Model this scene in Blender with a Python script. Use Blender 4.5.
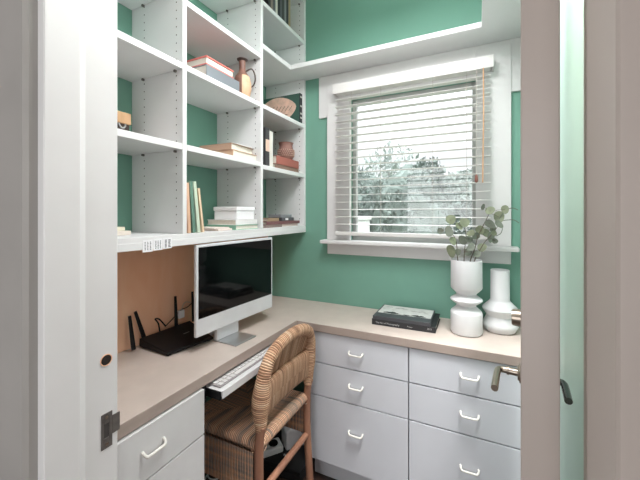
import bpy, bmesh, math, random
from mathutils import Vector, Matrix, Euler
for o in list(bpy.data.objects): bpy.data.objects.remove(o)
random.seed(7)
R = math.radians
scene = bpy.context.scene
COL = scene.collection

# ------------------------------------------------------------ camera
cam_data = bpy.data.cameras.new('camera'); cam = bpy.data.objects.new('camera', cam_data); COL.objects.link(cam)
cam_data.sensor_width = 36.0; cam_data.lens = 327.0/640.0*36.0
cam_data.shift_y = -(240-213.1)/640.0
cam_data.clip_start = 0.01
cam.location = (0, 0, 1.29); cam.rotation_euler = (R(90), 0, R(25.8))
scene.camera = cam

# ------------------------------------------------------------ world and lights
world = bpy.data.worlds.new('overcast_sky'); scene.world = world; world.use_nodes = True
wn = world.node_tree.nodes; wl = world.node_tree.links
# overcast sky: the zenith is several times brighter than the horizon
sk_tc = wn.new('ShaderNodeTexCoord'); sk_sep = wn.new('ShaderNodeSeparateXYZ'); sk_mr = wn.new('ShaderNodeMapRange')
sk_mr.inputs[1].default_value = 0.15; sk_mr.inputs[2].default_value = 0.95; sk_mr.inputs[3].default_value = 0.856; sk_mr.inputs[4].default_value = 6.0
wl.new(sk_tc.outputs['Generated'], sk_sep.inputs[0]); wl.new(sk_sep.outputs['Z'], sk_mr.inputs[0]); wl.new(sk_mr.outputs[0], wn['Background'].inputs[1])
wn['Background'].inputs[0].default_value = (0.93, 0.97, 1.0, 1)

def area(name, loc, rot, sx, sy, power, color):
    l = bpy.data.lights.new(name, 'AREA'); l.shape = 'RECTANGLE'; l.size = sx; l.size_y = sy; l.energy = power; l.color = color
    o = bpy.data.objects.new(name, l); COL.objects.link(o); o.location = loc; o.rotation_euler = rot
    return o
area('ceiling_light', (-0.26, 0.86, 2.36), (R(2), 0, 0), 0.6, 0.5, 14.0, (1.0, 0.975, 1.0))
dl = area('door_slot_fill_light', (0.172, 0.86, 2.66), (0, R(1.5), 0), 0.05, 0.55, 8.0, (1.0, 0.99, 0.97)); dl.data.spread = R(50)  # added fill, aimed into the slot between open door and right wall
area('hall_fill_light', (-0.35, -1.85, 1.20), (R(90), 0, 0), 1.6, 1.6, 19.0, (0.97, 0.975, 1.0))  # unseen fill added behind the camera to lift the faces towards it
area('hall_side_fill_light', (1.70, -0.95, 1.40), (R(90), 0, R(50)), 1.0, 1.4, 13.0, (1.0, 0.975, 0.98))  # unseen fill added at the hall's right to lift right-facing surfaces

scene.view_settings.view_transform = 'Standard'; scene.view_settings.look = 'None'
scene.view_settings.exposure = 0.45; scene.view_settings.gamma = 1.0; scene.view_settings.use_curve_mapping = False

# ------------------------------------------------------------ materials
def lin(c):
    c /= 255.0
    return c/12.92 if c <= 0.04045 else ((c+0.055)/1.055)**2.4
def rgb(r, g, b): return (lin(r), lin(g), lin(b), 1.0)

def mat(name, col, rough=0.5, metal=0.0, var=0.06, scale=6.0, bump=0.0, bscale=80.0, coat=0.0, spec=0.5):
    m = bpy.data.materials.new(name); m.use_nodes = True
    nt = m.node_tree; b = nt.nodes['Principled BSDF']
    b.inputs['Roughness'].default_value = rough; b.inputs['Metallic'].default_value = metal
    b.inputs['Specular IOR Level'].default_value = spec; b.inputs['Coat Weight'].default_value = coat
    tc = nt.nodes.new('ShaderNodeTexCoord'); nz = nt.nodes.new('ShaderNodeTexNoise')
    nz.inputs['Scale'].default_value = scale; nz.inputs['Detail'].default_value = 4
    nt.links.new(tc.outputs['Object'], nz.inputs['Vector'])
    cr = nt.nodes.new('ShaderNodeValToRGB')
    cr.color_ramp.elements[0].position = 0.3; cr.color_ramp.elements[1].position = 0.7
    cr.color_ramp.elements[0].color = tuple(x*(1-var) for x in col[:3])+(1,)
    cr.color_ramp.elements[1].color = tuple(min(1, x*(1+var)) for x in col[:3])+(1,)
    nt.links.new(nz.outputs['Fac'], cr.inputs['Fac']); nt.links.new(cr.outputs['Color'], b.inputs['Base Color'])
    if bump:
        n2 = nt.nodes.new('ShaderNodeTexNoise'); n2.inputs['Scale'].default_value = bscale
        nt.links.new(tc.outputs['Object'], n2.inputs['Vector'])
        bp = nt.nodes.new('ShaderNodeBump'); bp.inputs['Strength'].default_value = bump; bp.inputs['Distance'].default_value = 0.002
        nt.links.new(n2.outputs['Fac'], bp.inputs['Height']); nt.links.new(bp.outputs['Normal'], b.inputs['Normal'])
    return m

def wood_mat(name, c1, c2, axis_scale, rough=0.5):
    m = bpy.data.materials.new(name); m.use_nodes = True; nt = m.node_tree; b = nt.nodes['Principled BSDF']
    b.inputs['Roughness'].default_value = rough
    tc = nt.nodes.new('ShaderNodeTexCoord'); mp = nt.nodes.new('ShaderNodeMapping'); mp.inputs['Scale'].default_value = axis_scale
    nz = nt.nodes.new('ShaderNodeTexNoise'); nz.inputs['Scale'].default_value = 1.0; nz.inputs['Detail'].default_value = 6; nz.inputs['Distortion'].default_value = 0.6
    cr = nt.nodes.new('ShaderNodeValToRGB'); cr.color_ramp.elements[0].position = 0.32; cr.color_ramp.elements[1].position = 0.68
    cr.color_ramp.elements[0].color = c1; cr.color_ramp.elements[1].color = c2
    nt.links.new(tc.outputs['Object'], mp.inputs['Vector']); nt.links.new(mp.outputs['Vector'], nz.inputs['Vector'])
    nt.links.new(nz.outputs['Fac'], cr.inputs['Fac']); nt.links.new(cr.outputs['Color'], b.inputs['Base Color'])
    return m

def rush_mat(name, cols, period=0.0055, bandw=0.035, bandl=0.5):
    # rush strands: UV x runs across the strands (metres), UV y along them
    m = bpy.data.materials.new(name); m.use_nodes = True; nt = m.node_tree; b = nt.nodes['Principled BSDF']
    b.inputs['Roughness'].default_value = 0.75; b.inputs['Specular IOR Level'].default_value = 0.25
    uv = nt.nodes.new('ShaderNodeTexCoord')
    mp = nt.nodes.new('ShaderNodeMapping'); mp.inputs['Scale'].default_value = (1/0.006, 5.0, 1)
    nt.links.new(uv.outputs['UV'], mp.inputs['Vector'])
    nz = nt.nodes.new('ShaderNodeTexNoise'); nz.inputs['Scale'].default_value = 0.9; nz.inputs['Detail'].default_value = 2
    nt.links.new(mp.outputs['Vector'], nz.inputs['Vector'])
    mp2 = nt.nodes.new('ShaderNodeMapping'); mp2.inputs['Scale'].default_value = (1/bandw, 1/bandl, 1)
    nt.links.new(uv.outputs['UV'], mp2.inputs['Vector'])
    n2 = nt.nodes.new('ShaderNodeTexNoise'); n2.inputs['Scale'].default_value = 1.0; n2.inputs['Detail'].default_value = 1
    nt.links.new(mp2.outputs['Vector'], n2.inputs['Vector'])
    mx = nt.nodes.new('ShaderNodeMath'); mx.operation = 'ADD'
    h1 = nt.nodes.new('ShaderNodeMath'); h1.operation = 'MULTIPLY'; h1.inputs[1].default_value = 0.5
    h2 = nt.nodes.new('ShaderNodeMath'); h2.operation = 'MULTIPLY'; h2.inputs[1].default_value = 0.5
    nt.links.new(nz.outputs['Fac'], h1.inputs[0]); nt.links.new(n2.outputs['Fac'], h2.inputs[0])
    nt.links.new(h1.outputs[0], mx.inputs[0]); nt.links.new(h2.outputs[0], mx.inputs[1])
    cr = nt.nodes.new('ShaderNodeValToRGB')
    els = cr.color_ramp.elements
    els[0].position = 0.36; els[0].color = cols[0]; els[1].position = 0.64; els[1].color = cols[-1]
    for i, c in enumerate(cols[1:-1]):
        e = els.new(0.36+0.28*(i+1)/(len(cols)-1)); e.color = c
    nt.links.new(mx.outputs[0], cr.inputs['Fac'])
    wv = nt.nodes.new('ShaderNodeTexWave'); wv.wave_type = 'BANDS'; wv.bands_direction = 'X'
    wv.inputs['Scale'].default_value = 0.314/period; wv.inputs['Distortion'].default_value = 1.2; wv.inputs['Detail Scale'].default_value = 0.6
    nt.links.new(uv.outputs['UV'], wv.inputs['Vector'])
    bp = nt.nodes.new('ShaderNodeBump'); bp.inputs['Strength'].default_value = 0.9; bp.inputs['Distance'].default_value = 0.003
    nt.links.new(wv.outputs['Fac'], bp.inputs['Height']); nt.links.new(bp.outputs['Normal'], b.inputs['Normal'])
    # gaps between strands are darker
    mul = nt.nodes.new('ShaderNodeMixRGB'); mul.blend_type = 'MULTIPLY'
    mr = nt.nodes.new('ShaderNodeMapRange'); mr.inputs[1].default_value = 0.0; mr.inputs[2].default_value = 0.45; mr.inputs[3].default_value = 0.85; mr.inputs[4].default_value = 0.0
    nt.links.new(wv.outputs['Fac'], mr.inputs[0]); nt.links.new(mr.outputs[0], mul.inputs[0])
    nt.links.new(cr.outputs['Color'], mul.inputs[1]); mul.inputs[2].default_value = rgb(140, 112, 92)
    nt.links.new(mul.outputs[0], b.inputs['Base Color'])
    return m

M = {}
M['green'] = mat('green_wall_paint', rgb(116, 164, 146), 0.6, var=0.03, bump=0.05, bscale=220)
M['mint'] = mat('light_toned_mint_wall_paint', rgb(216, 244, 233), 0.5, var=0.02, bump=0.05, bscale=220)  # strong light on the right wall is put into this pale colour
M['white'] = mat('white_cabinet_paint', rgb(231, 231, 231), 0.42, var=0.015)
M['trim'] = mat('white_trim_paint', rgb(220, 219, 218), 0.38, var=0.02)
M['jamb'] = mat('white_gloss_frame_paint', rgb(232, 232, 231), 0.32, var=0.03, bump=0.06, bscale=30)
M['door'] = mat('shade_toned_door_paint', rgb(196, 185, 177), 0.4, var=0.03, bump=0.05, bscale=40)  # door and right frame: dim hall shade is put into the paint colour
M['ceiling'] = mat('ceiling_paint', rgb(240, 239, 236), 0.8, var=0.01)
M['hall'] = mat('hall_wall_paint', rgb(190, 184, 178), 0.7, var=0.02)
M['floor'] = wood_mat('dark_stained_floor', rgb(44, 32, 28), rgb(66, 48, 40), (18, 2, 10), 0.35)
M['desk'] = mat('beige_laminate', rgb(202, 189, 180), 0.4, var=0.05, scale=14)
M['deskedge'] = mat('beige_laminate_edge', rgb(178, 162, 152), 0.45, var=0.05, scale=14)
M['drawer'] = mat('cool_white_drawer_paint', rgb(219, 222, 228), 0.4, var=0.02)
M['gap'] = mat('dark_shadow_gap', rgb(60, 60, 62), 0.8)
M['carcass'] = mat('carcass_melamine', rgb(140, 142, 146), 0.5)
M['ply'] = wood_mat('tan_unpainted_board', rgb(240, 184, 146), rgb(247, 202, 170), (2, 9, 3), 0.6)
M['hole'] = mat('pin_hole_dark', rgb(70, 66, 64), 0.9)
M['steel'] = mat('brushed_nickel', rgb(176, 164, 150), 0.28, 1.0)
M['darksteel'] = mat('dark_aged_metal', rgb(116, 111, 107), 0.5, 0.5, var=0.2, scale=60)
M['pull'] = mat('cream_powder_coat_pull', rgb(238, 236, 228), 0.35)
M['black'] = mat('black_plastic', rgb(15, 15, 17), 0.5, spec=0.25, bump=0.15, bscale=300)
M['blackgloss'] = mat('black_glossy_screen', rgb(7, 8, 9), 0.06, var=0.0, spec=0.3)
M['imac'] = mat('silver_white_aluminium', rgb(226, 228, 231), 0.35, 0.15)
M['alu'] = mat('brushed_aluminium', rgb(196, 198, 200), 0.3, 0.85)
M['keys'] = mat('white_keycaps', rgb(228, 227, 226), 0.5)
M['keygrey'] = mat('grey_keyboard_well', rgb(164, 160, 160), 0.6)
M['rush'] = rush_mat('woven_rush', [rgb(160, 124, 100), rgb(212, 168, 136), rgb(230, 190, 156), rgb(240, 212, 182)], 0.0075, 0.02)
M['rushseat'] = rush_mat('woven_rush_mixed', [rgb(150, 138, 130), rgb(196, 170, 150), rgb(236, 188, 154), rgb(242, 210, 180)], 0.0075, 0.03)
M['rushside'] = rush_mat('woven_rush_banded', [rgb(140, 132, 126), rgb(186, 166, 150), rgb(230, 178, 142), rgb(238, 204, 172)], 0.0075, 0.4, 0.022)
M['chairwood'] = wood_mat('reddish_chair_wood', rgb(142, 100, 80), rgb(176, 128, 102), (14, 14, 3), 0.5)
M['ceramic'] = mat('matte_white_ceramic', rgb(224, 225, 226), 0.55, var=0.01)
M['leaf'] = mat('dusty_eucalyptus_leaf', rgb(128, 136, 110), 0.6, var=0.25, scale=35)
M['leafgrey'] = mat('grey_eucalyptus_leaf', rgb(108, 116, 102), 0.6, var=0.25, scale=35)
M['stem'] = mat('brown_stem', rgb(96, 84, 68), 0.7)
M['slat'] = mat('white_blind_slat', rgb(222, 220, 217), 0.4, var=0.01)
M['cord'] = mat('pale_cord', rgb(190, 184, 176), 0.8)
M['wand'] = mat('tan_wood_wand', rgb(206, 164, 128), 0.5)
M['pages'] = mat('cream_page_block', rgb(232, 226, 214), 0.8, var=0.06, scale=200)
def cm(name, r, g, b, rough=0.55, **k):
    M[name] = mat(name, rgb(r, g, b), rough, **k); return M[name]
def glass():
    m = bpy.data.materials.new('window_glass'); m.use_nodes = True; nt = m.node_tree
    for n in list(nt.nodes): nt.nodes.remove(n)
    out = nt.nodes.new('ShaderNodeOutputMaterial'); mix = nt.nodes.new('ShaderNodeMixShader')
    t = nt.nodes.new('ShaderNodeBsdfTransparent'); g = nt.nodes.new('ShaderNodeBsdfGlossy'); g.inputs['Roughness'].default_value = 0.03
    mix.inputs[0].default_value = 0.07
    nt.links.new(t.outputs[0], mix.inputs[1]); nt.links.new(g.outputs[0], mix.inputs[2]); nt.links.new(mix.outputs[0], out.inputs[0])
    return m
M['glass'] = glass()

# ------------------------------------------------------------ mesh helpers
class MB:
    def __init__(s): s.v = []; s.f = []; s.m = []; s.uv = []; s.sm = []
    def face(s, idx, mi=0, uv=None, smooth=False):
        s.f.append(tuple(idx)); s.m.append(mi); s.uv.append(uv or [(0, 0)]*len(idx)); s.sm.append(smooth)
    def add(s, verts, faces, mi=0, smooth=False):
        n = len(s.v); s.v += [tuple(p) for p in verts]
        for f in faces: s.face([n+i for i in f], mi, None, smooth)
    def bm(s, b, mi=0, smooth=False, mtx=None):
        b.verts.index_update()
        s.add([(mtx @ x.co if mtx else x.co) for x in b.verts], [[x.index for x in f.verts] for f in b.faces], mi, smooth); b.free()
    def box(s, x0, x1, y0, y1, z0, z1, bev=0.0, mi=0, rot=None, seg=2):
        b = bmesh.new(); bmesh.ops.create_cube(b, size=1)
        c = Vector(((x0+x1)/2, (y0+y1)/2, (z0+z1)/2)); sz = (abs(x1-x0), abs(y1-y0), abs(z1-z0))
        for w in b.verts: w.co = Vector((w.co.x*sz[0], w.co.y*sz[1], w.co.z*sz[2]))
        if bev: bmesh.ops.bevel(b, geom=list(b.edges), offset=min(bev, min(sz)*0.45), segments=seg, affect='EDGES', profile=0.5)
        mt = Matrix.Translation(c)
        if rot is not None: mt = mt @ Euler(rot).to_matrix().to_4x4()
        s.bm(b, mi, False, mt); return s
    def prism(s, pts, z0, z1, mi=0, axis='z'):
        # polygon pts extruded along an axis (ccw)
        n = len(pts)
        def P(a, b, h): return {'z': (a, b, h), 'y': (a, h, b), 'x': (h, a, b)}[axis]
        vs = [P(a, b, z0) for a, b in pts]+[P(a, b, z1) for a, b in pts]
        fs = [list(range(n))[::-1], list(range(n, 2*n))]+[[i, (i+1) % n, n+(i+1) % n, n+i] for i in range(n)]
        s.add(vs, fs, mi); return s
    def tube(s, path, rad, seg=10, mi=0, closed=False, ry=None, up=None, cap=True):
        # swept (elliptic) tube with UV: x = length along path, y = around
        P = [Vector(p) for p in path]; n = len(P); rads = rad if isinstance(rad, (list, tuple)) else [rad]*n
        rys = ry if isinstance(ry, (list, tuple)) else ([ry]*n if ry else rads)
        base = len(s.v); L = 0; Ls = []
        U = Vector(up) if up else None; prev = None
        for i in range(n):
            if closed: T = (P[(i+1) % n]-P[i-1]).normalized()
            else: T = (P[min(i+1, n-1)]-P[max(i-1, 0)]).normalized()
            if i: L += (P[i]-P[i-1]).length
            Ls.append(L)
            if U: A = U
            elif prev is None: A = Vector((0, 0, 1)) if abs(T.z) < 0.9 else Vector((1, 0, 0))
            else: A = prev
            B = T.cross(A).normalized(); A = B.cross(T).normalized(); prev = A
            for k in range(seg):
                t = 2*math.pi*k/seg
                s.v.append(tuple(P[i]+A*(math.cos(t)*rads[i])+B*(math.sin(t)*rys[i])))
        rng = range(n) if closed else range(n-1)
        for i in rng:
            j = (i+1) % n; lj = Ls[j] if j else Ls[i]+(P[0]-P[i]).length
            for k in range(seg):
                q = (k+1) % seg; w = 2*math.pi*rads[i]/seg
                s.face([base+i*seg+k, base+j*seg+k, base+j*seg+q, base+i*seg+q], mi,
                       [(Ls[i], k*w), (lj, k*w), (lj, (k+1)*w), (Ls[i], (k+1)*w)], True)
        if cap and not closed:
            s.face([base+k for k in range(seg)], mi); s.face([base+(n-1)*seg+k for k in range(seg)][::-1], mi)
        return s
    def lathe(s, prof, cx=0, cy=0, seg=40, mi=0, smooth=True, mfun=None):
        base = len(s.v); n = len(prof)
        for r, z in prof:
            for k in range(seg):
                t = 2*math.pi*k/seg; s.v.append((cx+r*math.cos(t), cy+r*math.sin(t), z))
        for i in range(n-1):
            for k in range(seg):
                q = (k+1) % seg; t = 2*math.pi*(k+0.5)/seg
                s.face([base+i*seg+k, base+i*seg+q, base+(i+1)*seg+q, base+(i+1)*seg+k], mfun(t, (prof[i][1]+prof[i+1][1])/2) if mfun else mi, None, smooth)
        s.face([base+k for k in range(seg)][::-1], mi); s.face([base+(n-1)*seg+k for k in range(seg)], mi)
        return s
    def grid(s, fn, nu, nv, uvfn=None, mi=0, smooth=True, thick=0.0):
        base = len(s.v)
        for i in range(nu+1):
            for j in range(nv+1): s.v.append(tuple(fn(i/nu, j/nv)))
        for i in range(nu):
            for j in range(nv):
                q = [(i, j), (i+1, j), (i+1, j+1), (i, j+1)]
                s.face([base+a*(nv+1)+b for a, b in q], mi, [uvfn(a/nu, b/nv) for a, b in q] if uvfn else None, smooth)
        return s
    def build(s, name, mats, parent=None, solid=0.0, subsurf=0):
        me = bpy.data.meshes.new(name); me.from_pydata(s.v, [], s.f)
        for m in (mats if isinstance(mats, (list, tuple)) else [mats]): me.materials.append(m)
        me.polygons.foreach_set('material_index', s.m); me.polygons.foreach_set('use_smooth', s.sm)
        ul = me.uv_layers.new(name='UVMap'); flat = [c for f in s.uv for p in f for c in p]; ul.data.foreach_set('uv', flat)
        b = bmesh.new(); b.from_mesh(me); bmesh.ops.remove_doubles(b, verts=b.verts, dist=1e-6)
        bmesh.ops.recalc_face_normals(b, faces=b.faces); b.to_mesh(me); b.free(); me.update()
        if any(s.sm): me.set_sharp_from_angle(angle=R(38))
        o = bpy.data.objects.new(name, me); COL.objects.link(o)
        if parent:
            o.parent = parent
            o.location = -Vector(parent.location) if not parent.get('local') else (0, 0, 0)
            if parent.parent and not parent.get('local'): o.location = (0, 0, 0)
        if solid:
            md = o.modifiers.new('thickness', 'SOLIDIFY'); md.thickness = solid; md.offset = 0
        if subsurf:
            md = o.modifiers.new('smooth', 'SUBSURF'); md.levels = subsurf; md.render_levels = subsurf
        return o

def tag(o, label, cat, group=None):
    o['label'] = label; o['category'] = cat
    if group: o['group'] = group
    return o
def thing(name, label, cat, loc=(0, 0, 0), group=None):
    # parts are built in world coordinates; MB.build moves them under the thing's base
    o = bpy.data.objects.new(name, None); COL.objects.link(o); o.location = loc; o.empty_display_size = 0.05
    return tag(o, label, cat, group)
def structure(o): o['kind'] = 'structure'; return o
def tube_pts(pts, n=8):
    # Catmull-Rom through control points
    P = [Vector(p) for p in pts]; out = []
    for i in range(len(P)-1):
        p0 = P[max(i-1, 0)]; p1 = P[i]; p2 = P[i+1]; p3 = P[min(i+2, len(P)-1)]
        for k in range(n):
            t = k/n
            out.append(0.5*((2*p1)+(p2-p0)*t+(2*p0-5*p1+4*p2-p3)*t*t+(3*p1-p0-3*p2+p3)*t**3))
    out.append(P[-1]); return out

# ------------------------------------------------------------ room sizes
XL, XR, YF, YB, ZC = -1.23, 0.222, 0.414, 1.765, 2.70
YH = 0.284           # hall side of the front wall
DX0, DX1 = -0.65, 0.0957    # doorway
DTOP = 2.05

# ------------------------------------------------------------ setting
structure(MB().box(-2.2, 1.8, -1.9, 2.0, -0.08, 0.0).build('floor', M['floor']))
structure(MB().box(XL-0.1, XR+0.1, YF, YB+0.13, ZC, ZC+0.08).build('ceiling', M['ceiling']))
structure(MB().box(XL-0.1, XL, YF, YB+0.13, 0, ZC).build('wall_left', M['green']))
structure(MB().box(XR, XR+0.1, YF, YB+0.13, 0, ZC).build('wall_right', M['mint']))
WX0, WX1, WZ0, WZ1 = -0.66, -0.005, 1.118, 1.945
w = MB(); w.box(XL, WX0, YB, YB+0.13, 0, ZC); w.box(WX1, XR, YB, YB+0.13, 0, ZC)
w.box(WX0, WX1, YB, YB+0.13, 0, WZ0); w.box(WX0, WX1, YB, YB+0.13, WZ1, ZC)
structure(w.build('wall_back', M['green']))
w = MB(); w.box(-2.2, DX0-0.02, YH+0.018, YF, 0, ZC); w.box(DX1+0.02, 1.8, YH+0.018, YF, 0, ZC); w.box(DX0-0.02, DX1+0.02, YH+0.018, YF, DTOP+0.02, ZC)
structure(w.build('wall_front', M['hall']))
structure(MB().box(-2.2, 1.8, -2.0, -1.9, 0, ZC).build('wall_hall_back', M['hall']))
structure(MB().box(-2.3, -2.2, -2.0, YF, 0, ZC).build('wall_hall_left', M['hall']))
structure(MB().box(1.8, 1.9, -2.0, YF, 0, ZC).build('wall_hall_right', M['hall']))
structure(MB().box(-2.3, 1.9, -2.0, YF, ZC, ZC+0.08).build('ceiling_hall', M['ceiling']))

# door frame, left: rebated jamb and hall casing
t = structure(MB().build('trim_1', M['jamb'])) if False else None
tr = bpy.data.objects.new('trim_1', None); COL.objects.link(tr); tr.location = (DX0, YF, 0); structure(tr)
tr['label'] = 'white painted left door frame with strike plate and round bolt hole'
HX, HY_, HZ, HR = DX0, 0.3905, 1.005, 0.0105
j = MB()
j.prism([(DX0-0.019, YH), (DX0+0.010, YH), (DX0+0.012, YH+0.002), (DX0+0.012, 0.338), (DX0+0.010, 0.340), (DX0, 0.3535), (DX0, YF-0.002), (DX0-0.002, YF), (DX0-0.019, YF)], 0, DTOP, 0)
jo = j.build('jamb', M['jamb'], tr)
c = MB()
c.prism([(DX0-0.006, YH), (DX0-0.006, YH-0.012), (DX0-0.010, YH-0.019), (DX0-0.016, YH-0.019), (DX0-0.019, YH-0.014), (DX0-0.112, YH-0.020), (DX0-0.118, YH-0.026), (DX0-0.14, YH-0.026), (DX0-0.14, YH)][::-1], 0, DTOP+0.1, 0)
c.build('hall_casing', cm('shade_toned_casing_paint', 172, 169, 165, 0.4), tr)  # casing greyed, so the hall's shade sits in its colour
# strike plate with its lip, and the bolt hole
s_ = MB()
zc = 0.868
s_.box(DX0, DX0+0.0016, 0.381, 0.386, zc-0.034, zc+0.034, 0.0005, 0)
s_.box(DX0, DX0+0.0016, 0.396, 0.402, zc-0.034, zc+0.034, 0.0005, 0)
s_.box(DX0, DX0+0.0016, 0.386, 0.396, zc+0.014, zc+0.034, 0.0005, 0)
s_.box(DX0, DX0+0.0016, 0.386, 0.396, zc-0.034, zc-0.014, 0.0005, 0)
s_.box(DX0, DX0+0.0016, 0.402, YF+0.003, zc-0.012, zc+0.024, 0.0005, 0)
s_.box(DX0-0.012, DX0+0.0003, 0.386, 0.396, zc-0.014, zc+0.014, 0, 1)
for dz in (-0.026, 0.026):
    b = bmesh.new(); bmesh.ops.create_cone(b, cap_ends=True, segments=12, radius1=0.003, radius2=0.003, depth=0.001)
    s_.bm(b, 2, False, Matrix.Translation((DX0+0.0018, 0.391, zc+dz)) @ Matrix.Rotation(R(90), 4, 'Y'))
s_.build('strike_plate', [M['darksteel'], M['hole'], M['steel']], tr)
b = bmesh.new(); bmesh.ops.create_cone(b, cap_ends=True, segments=24, radius1=HR, radius2=HR, depth=0.0012)
h_ = MB(); h_.bm(b, 0, False, Matrix.Translation((DX0+0.0002, HY_, HZ)) @ Matrix.Rotation(R(90), 4, 'Y'))
pth = [(DX0+0.0008, HY_+HR*math.cos(a), HZ+HR*math.sin(a)) for a in [2*math.pi*k/24 for k in range(24)]]
h_.tube(pth, 0.0009, 6, 1, closed=True)
cm('raw_wood_hole', 42, 32, 27, 0.8, var=0.4, scale=90)
h_.build('bolt_hole', [M['raw_wood_hole'], M['ply']], tr)

# door frame, right and head
tr = bpy.data.objects.new('trim_2', None); COL.objects.link(tr); tr.location = (DX1, YF, 0); structure(tr)
tr['label'] = 'right door frame with shade in its colour seen close, out past the open door'
j = MB()
j.prism([(DX1+0.019, YF), (DX1+0.002, YF), (DX1, YF-0.002), (DX1, 0.354), (DX1-0.010, 0.352), (DX1-0.012, 0.350), (DX1-0.012, YH+0.002), (DX1-0.010, YH), (DX1+0.019, YH)], 0, DTOP)
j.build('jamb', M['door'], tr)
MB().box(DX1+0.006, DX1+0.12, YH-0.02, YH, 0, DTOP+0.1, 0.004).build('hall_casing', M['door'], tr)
tr = bpy.data.objects.new('trim_3', None); COL.objects.link(tr); tr.location = (0, YF, DTOP); structure(tr)
tr['label'] = 'white head of the door frame above the doorway'
MB().box(DX0-0.019, DX1+0.019, YH, YF, DTOP, DTOP+0.019, 0.001).build('jamb', M['jamb'], tr)

# ------------------------------------------------------------ door (open, hinged at right)
dr = bpy.data.objects.new('door_1', None); COL.objects.link(dr); structure(dr)
dr['label'] = 'open white door seen edge on with lever handles'
dr.location = (0.0418, 0.417, 0); dr.rotation_euler = (0, 0, R(-6.0)); dr['local'] = True
DW, DT = 0.69, 0.035
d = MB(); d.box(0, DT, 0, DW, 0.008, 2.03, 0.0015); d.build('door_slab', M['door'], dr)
def lever(side):
    s = MB(); x0 = 0 if side < 0 else DT; sg = side; hy, hz = DW-0.06, 0.852
    def X(v): return x0+sg*v
    def disc(r, xa, xb, seg=24):
        b = bmesh.new(); bmesh.ops.create_cone(b, cap_ends=True, segments=seg, radius1=r, radius2=r*0.92 if True else r, depth=abs(xb-xa))
        s.bm(b, 0, True, Matrix.Translation(((X(xa)+X(xb))/2, hy, hz)) @ Matrix.Rotation(R(90)*sg, 4, 'Y'))
    disc(0.027, 0, 0.006); disc(0.021, 0.006, 0.010); disc(0.010, 0.010, 0.03); disc(0.012, 0.03, 0.036)
    s.tube(tube_pts([(X(0.034), hy, hz), (X(0.048), hy, hz), (X(0.056), hy-0.008, hz), (X(0.058), hy-0.03, hz-0.001), (X(0.0585), hy-(0.115 if sg < 0 else 0.088), hz-0.004)], 6),
           0.0085, 12, 0, ry=0.0085)
    return s
o = lever(-1).build('lever_handle', M['steel'], dr); o['label'] = 'nickel lever handle on the room side'
cm('dark_reflection_lever_metal', 92, 96, 94, 0.2, metal=1.0)  # dark reflections on the wall-side lever are put into its metal colour
o = lever(1).build('lever_handle', M['dark_reflection_lever_metal'], dr); o['label'] = 'lever handle on the wall side with dark reflection in its colour'
b = bmesh.new(); bmesh.ops.create_cone(b, cap_ends=True, segments=28, radius1=0.024, radius2=0.022, depth=0.024)
bmesh.ops.bevel(b, geom=[e for e in b.edges if len(e.link_faces) == 2 and e.calc_face_angle(0) > 1], offset=0.002, segments=2, affect='EDGES')
s = MB(); s.bm(b, 0, True, Matrix.Translation((-0.012, DW-0.06, 1.003)) @ Matrix.Rotation(R(-90), 4, 'Y'))
o = s.build('deadbolt', M['steel'], dr)
s = MB(); s.tube([(DT+0.010, -0.004, 1.73), (DT+0.010, -0.004, 1.83)], 0.006, 12); s.box(DT-0.004, DT+0.008, -0.0015, 0.0, 1.73, 1.83)
s.build('hinge', M['steel'], dr)
s = MB(); s.tube([(DT+0.010, -0.004, 0.22), (DT+0.010, -0.004, 0.32)], 0.006, 12); s.box(DT-0.004, DT+0.008, -0.0015, 0.0, 0.22, 0.32)
s.build('hinge', M['steel'], dr)

# ------------------------------------------------------------ window
wd = bpy.data.objects.new('window_1', None); COL.objects.link(wd); structure(wd); wd.location = (-0.33, YB, 1.118)
wd['label'] = 'white cased window above the beige counter'
c = MB()
c.prism([(-0.853, 1.854), (-0.797, 1.854), (-0.797, 1.136), (-0.655, 1.136), (-0.655, 1.94), (-0.01, 1.94), (-0.01, 1.136), (0.138, 1.136), (0.138, 1.854), (0.19, 1.854), (0.19, 2.097), (-0.853, 2.097)], YB-0.014, YB, 0, 'y')
c.box(-0.797, -0.655, YB-0.022, YB-0.014, 1.136, 2.075, 0.002); c.box(-0.01, 0.138, YB-0.022, YB-0.014, 1.136, 2.075, 0.002)
c.box(-0.655, -0.01, YB-0.022, YB-0.014, 1.94, 2.075, 0.002)
c.build('casing', M['trim'], wd)
MB().box(-0.818, 0.166, 1.685, YB, 1.116, 1.136, 0.005).build('sill', M['trim'], wd)
MB().box(-0.797, 0.138, YB-0.018, YB, 1.052, 1.116, 0.003).build('apron', M['trim'], wd)
fr = MB(); y0, y1 = 1.80, 1.835
for a in ((WX0, WX0+0.022, WZ0, WZ1), (WX1-0.022, WX1, WZ0, WZ1), (WX0+0.022, WX1-0.022, WZ0, WZ0+0.05), (WX0+0.022, WX1-0.022, WZ1-0.03, WZ1)):
    fr.box(a[0], a[1], y0, y1, a[2], a[3], 0.003)
cm('shade_toned_sash_paint', 176, 174, 172, 0.5)  # white sash; the shadow on it is put into the grey
fr.build('sash', M['shade_toned_sash_paint'], wd)
MB().box(WX0+0.015, WX1-0.015, 1.816, 1.819, WZ0+0.03, WZ1-0.02).build('glass_pane', M['glass'], wd)

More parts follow.
